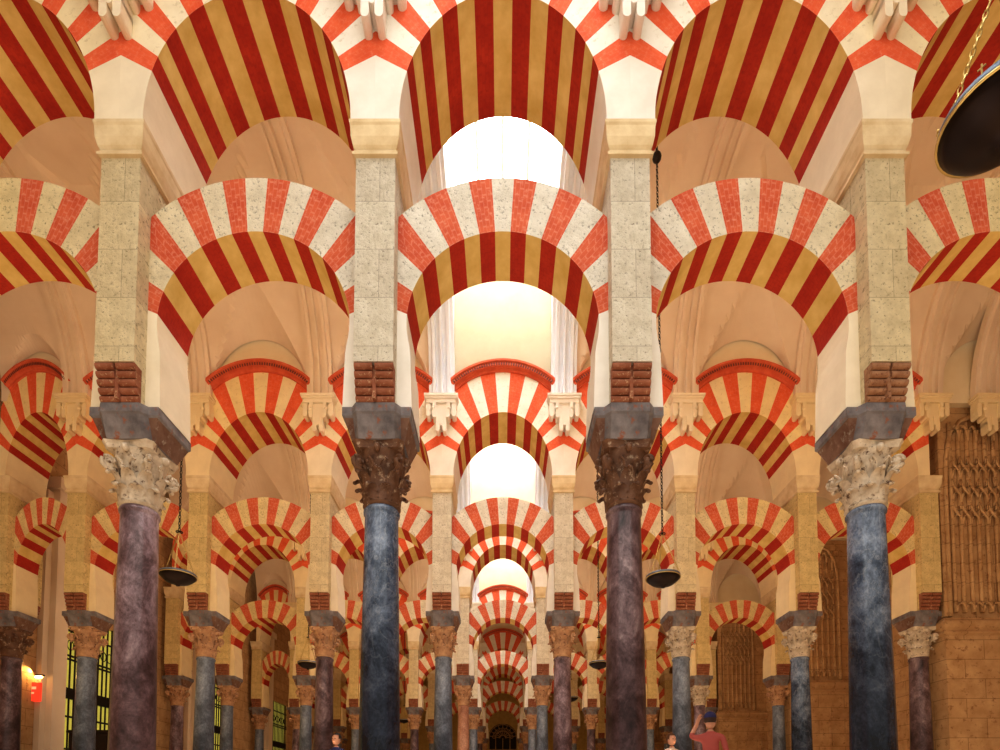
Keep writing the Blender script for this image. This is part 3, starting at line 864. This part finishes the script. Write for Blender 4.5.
LAMPS = [(178, 578, 9.56, 'brass and bronze hanging lamp beside the mauve marble column on the left'),
         (663, 580, 9.56, 'hanging lamp on a long chain right of the plum-brown column'),
         (1003, 122, 2.92, 'large near hanging lamp cut off by the top right corner'),
         (308, 665, 16.2, 'small hanging lamp in front of the plum-brown column, left of centre'),
         (599, 665, 16.2, 'small hanging lamp just left of the plum-brown near column'),
         (571, 699, 22.8, 'tiny far hanging lamp beside the central nave on the right'),
         (404, 721, 29.4, 'tiny far hanging lamp low beside the central nave on the left')]
for n, (u, v, y, lab) in enumerate(LAMPS):
    o = lamp0 if n == 0 else copy_tree(lamp0)
    x, yy, z = at(u, v, y); o.location = (x, yy, z+.03); o.rotation_euler.z = n*.7
    tag(o, lab, 'lamp', 'hanging oil lamps')
    if n != 0 or True:
        # the chain runs up to the vault: stretch only the long chain to length
        pass
    for c in COL.objects:
        if c.parent == o and c.name.startswith('long_chain'):
            L0 = (ZTOP-4.0-.1)-.81; top = ZTOP+.02-(z+.03)-.1; c.scale.z = (top-.81)/L0; c.location.z = .81-.81*c.scale.z
        if c.parent == o and c.name.startswith('ceiling_boss'):
            c.location.z = (ZTOP+.02-(z+.03))-(ZTOP-4.0)

# ================================================================ SIGN, LAMP AND CABINET by the left wall
SX, SY, SZ = at(31, 692, 14.0)
sg = empty('red_sign', (SX, 14.0, SZ)); tag(sg, 'small red lit sign box under a warm lamp by the left wall', 'sign')
bm = bmesh.new(); box(bm, -.24, .24, -.05, .05, -.24, .24); bevel_all(bm, .01); mesh_obj('sign_box', bm, M['sign_red'], sg)
bm = bmesh.new(); box(bm, -.17, .17, -.056, -.05, .06, .13); box(bm, -.12, .12, -.056, -.05, -.06, -.01); mesh_obj('sign_lettering', bm, M['sign_text'], sg)
bm = bmesh.new(); box(bm, -.38, -.24, -.03, .03, -.05, .05); mesh_obj('wall_bracket', bm, M['iron'], sg)
wl = empty('wall_lamp', (SX, 14.05, SZ+.40)); tag(wl, 'warm tube lamp glowing above the red sign', 'lamp')
bm = bmesh.new(); tube(bm, [(-.22, 0, 0), (.22, 0, 0)], .022, 10); mesh_obj('tube_bulb', bm, M['lamp_glow'], wl)
bm = bmesh.new(); box(bm, -.38, .26, -.03, .05, .03, .06); mesh_obj('lamp_housing', bm, M['iron'], wl)
cb = empty('display_cabinet', (-10.55, 14.3, 0)); tag(cb, 'dark stained cabinet standing between the two leftmost columns', 'cabinet')
bm = bmesh.new(); box(bm, -.5, .5, -.3, .3, .1, 2.1); box(bm, -.46, .46, -.26, .26, 0, .1); mesh_obj('cabinet_body', bm, M['cabinet'], cb)
bm = bmesh.new(); box(bm, -.54, .54, -.34, .34, 2.1, 2.17); mesh_obj('cabinet_top', bm, M['cabinet'], cb)
for s in (-1, 1):
    bm = bmesh.new(); box(bm, s*.25-.22, s*.25+.22, -.325, -.30, .18, 2.02); d = mesh_obj('door', bm, M['cabinet'], cb)
    bm = bmesh.new(); ball(bm, Vector((s*.06, -.34, .9)), .02); mesh_obj('knob', bm, M['brass'], d)

# ================================================================ PEOPLE
SKIN = plain('skin', (.62, .34, .24), .5)
def person(loc, rz, top, legs, hair, cap=None, raise_arm=False, label=''):
    root = empty('person', loc, rz)
    skm, nt, b = new_mat('person skin and clothes', .7)
    tc = nt.nodes.new('ShaderNodeTexCoord'); sp = nt.nodes.new('ShaderNodeSeparateXYZ'); nt.links.new(tc.outputs['Object'], sp.inputs[0])
    me = bpy.data.meshes.new('body'); V = []; E = []; Rr = []
    def add(p, r, par=None):
        V.append(p); Rr.append(r)
        if par is not None: E.append((par, len(V)-1))
        return len(V)-1
    pel = add((0, 0, .95), (.15, .11)); ab = add((0, 0, 1.10), (.135, .10), pel); ch = add((0, .01, 1.30), (.155, .11), ab); up = add((0, .01, 1.40), (.12, .085), ch)
    nk = add((0, 0, 1.47), (.052, .052), up); n2 = add((0, -.01, 1.52), (.05, .05), nk)
    for s in (-1, 1):
        hp = add((s*.09, 0, .88), (.095, .095), pel); kn = add((s*.10, -.015, .48), (.058, .06), hp); an = add((s*.10, .02, .09), (.04, .045), kn); add((s*.11, -.12, .04), (.042, .03), an)
        sh = add((s*.18, .01, 1.38), (.058, .058), up)
        if raise_arm and s == 1:
            el = add((s*.31, -.08, 1.42), (.042, .042), sh); wr = add((s*.22, -.16, 1.64), (.028, .028), el); hd = add((s*.20, -.18, 1.71), (.034, .018), wr)
        else:
            el = add((s*.24, .03, 1.12), (.042, .042), sh); wr = add((s*.25, -.05, .88), (.028, .028), el); hd = add((s*.25, -.07, .80), (.034, .018), wr)
        hv = Vector(V[hd]); wv = Vector(V[wr]); dr = (hv-wv).normalized()
        for i in range(4):
            o = (i-1.5)*.018; q = add(tuple(hv+dr*.05+Vector((o*.3, o, 0))), (.010, .010), hd); add(tuple(hv+dr*(.095-.006*abs(i-1.3))+Vector((o*.3-.012*s, o, 0))), (.008, .008), q)
        q = add(tuple(hv+dr*.005+Vector((-.02*s, -.035, 0))), (.011, .011), hd); add(tuple(hv+dr*.04+Vector((-.03*s, -.045, 0))), (.009, .009), q)
    me.from_pydata(V, E, []); o = bpy.data.objects.new('body', me); link(o, root)
    md = o.modifiers.new('skin', 'SKIN'); md.use_smooth_shade = True
    for i, r in enumerate(Rr): me.skin_vertices[0].data[i].radius = r
    me.skin_vertices[0].data[0].use_root = True
    sb = o.modifiers.new('sub', 'SUBSURF'); sb.levels = 1; sb.render_levels = 2
    # clothing bands by height: shoes, trousers, top, skin
    dv = nd(nt, 'ShaderNodeMath', operation='DIVIDE'); nt.links.new(sp.outputs[2], dv.inputs[0]); dv.inputs[1].default_value = 2
    rp = ramp(nt, [(0, (.03, .03, .03)), (.05, legs), (.485, top), (.735, SKINC)], dv.outputs[0]); rp.color_ramp.interpolation = 'CONSTANT'
    # hands are skin: wherever far out to the side and low
    nt.links.new(rp.outputs[0], b.inputs['Base Color']); me.materials.append(skm)
    # head with face
    bm = bmesh.new()
    ball(bm, Vector((0, 0, 1.64)), .105, .78, .95, 1.16, u=20, v=14)
    ball(bm, Vector((0, -.035, 1.575)), .06, .9, .9, .8, u=12, v=8)
    ball(bm, Vector((0, -.107, 1.622)), .017, .8, 1.1, 1.4, u=8, v=6)
    for s in (-1, 1): ball(bm, Vector((s*.083, 0, 1.63)), .022, .4, .9, 1.3, u=8, v=6)
    hd = mesh_obj('head', bm, SKIN, root, True)
    bm = bmesh.new()
    for s in (-1, 1): ball(bm, Vector((s*.032, -.092, 1.648)), .011, 1.3, .6, .7, u=8, v=6)
    mesh_obj('eyes', bm, M['dark_void'], hd)
    bm = bmesh.new(); ball(bm, Vector((0, -.092, 1.582)), .02, 1.1, .5, .35, u=8, v=6); mesh_obj('mouth', bm, M['sign_text'], hd)
    bm = bmesh.new(); ball(bm, Vector((0, .018, 1.668)), .115, .80, .92, 1.0, u=18, v=12)
    bmesh.ops.delete(bm, geom=[v for v in bm.verts if v.co.z < 1.60 or (v.co.y < -.045 and v.co.z < 1.70)], context='VERTS')
    mesh_obj('hair', bm, plain('hair', hair, .7), hd, True)
    if cap:
        bm = bmesh.new(); ball(bm, Vector((0, .01, 1.69)), .122, .80, .95, .88, u=20, v=12)
        bmesh.ops.delete(bm, geom=[v for v in bm.verts if v.co.z < 1.685], context='VERTS')
        bm2 = bmesh.ops.create_circle(bm, cap_ends=True, radius=.085, segments=20, matrix=Matrix.Translation((0, -.12, 1.69)) @ Matrix.Diagonal((1, .8, 1, 1)))
        mesh_obj('cap', bm, plain('cap cloth', cap, .8), root, True)
    tag(root, label, 'person')
    return root
SKINC = (.62, .34, .24)
x, y, z = at(711, 760, 8.7)
person((x, 8.7, 0), PI*.85, (.42, .10, .09), (.10, .08, .12), (.06, .03, .02), (.03, .03, .12), True, 'person in dark blue cap and dull red top raising a hand, right of centre')
x, y, z = at(672, 760, 11.4)
person((x, 11.4, 0), PI*.1, (.75, .62, .55), (.25, .05, .04), (.12, .05, .02), None, False, 'person in pale top standing beside the slate column, second arcade')
x, y, z = at(336, 760, 11.3)
person((x, 11.3, 0), -.3, (.03, .04, .14), (.03, .03, .06), (.03, .02, .015), None, False, 'person in dark navy clothes standing left of the near blue-black column')

# ================================================================ LIGHT
def area(name, loc, rot, sx, sy, e, c):
    l = bpy.data.lights.new(name, 'AREA'); l.shape = 'RECTANGLE'; l.size = sx; l.size_y = sy; l.energy = e; l.color = c
    o = bpy.data.objects.new(name, l); o.location = loc; o.rotation_euler = rot; link(o); return o
WARM = (1, .70, .40); WARM2 = (1, .58, .24); NEU = (1, .93, .84)
for i in range(0, NR+1):
    yc = ROWY[i]-AIS/2 if i < NR else ROWY[-1]+AIS/2+.2
    far = i > 3
    for s in (-1, 1):
        # added unseen fill lamps at floor level, brightening the arches from below
        area('floor_fill', (s*6.3, yc, .05), (PI, 0, 0), 9.0, 3.5, [150, 125, 95, 62, 34, 30, 30][i], WARM if not far else WARM2)
    area('floor_fill', (0, yc, .05), (PI, 0, 0), 2.4, 3.5, [45, 45, 45, 40, 18, 16, 16][i], NEU if not far else WARM2)
    if i > 0 and i < NR:
        for s in (-1, 1):
            # unseen fill lamps added behind each arcade, thrown onto the next one
            area('hidden_fill', (s*6.0, ROWY[i-1]+TH+.05, 9.9+H), (PI/2-.25, 0, 0), 8.5, .5, 85 if not far else 22, WARM if not far else WARM2)
            area('hidden_fill', (s*6.0, ROWY[i-1]+TL+.05, 6.75+H), (PI/2-.5, 0, 0), 8.5, .3, 55 if not far else 16, WARM if not far else WARM2)
area('sign_light', (SX, 13.9, SZ+.55), (math.radians(-35), 0, 0), .5, .1, 14, (1, .6, .2))
# light of the nave behind the photographer
area('nave_light', (0, -1.5, 9.5), (math.radians(62), 0, 0), 14, 5, 430, (1, .955, .88))
w = bpy.data.worlds.new('world'); sc.world = w; w.use_nodes = True
w.node_tree.nodes['Background'].inputs[0].default_value = (1, .88, .72, 1); w.node_tree.nodes['Background'].inputs[1].default_value = .35

# ================================================================ CAMERA
cam = bpy.data.cameras.new('camera'); co = bpy.data.objects.new('camera', cam); link(co)
co.location = (0, 0, H); co.rotation_euler = (PI/2+PIT, 0, 0)
cam.sensor_width = 36; cam.lens = 36*F/1000; cam.shift_x = -(CX-500)/1000; cam.shift_y = (VP-375)/1000
cam.clip_end = 200; cam.clip_start = .05
sc.camera = co
sc.view_settings.view_transform = 'Standard'; sc.view_settings.look = 'None'
sc.view_settings.exposure = 0.42; sc.view_settings.gamma = 0.86
try:
    sc.cycles.use_denoising = True; sc.cycles.max_bounces = 6; sc.cycles.diffuse_bounces = 4; sc.cycles.sample_clamp_indirect = 6
except Exception: pass
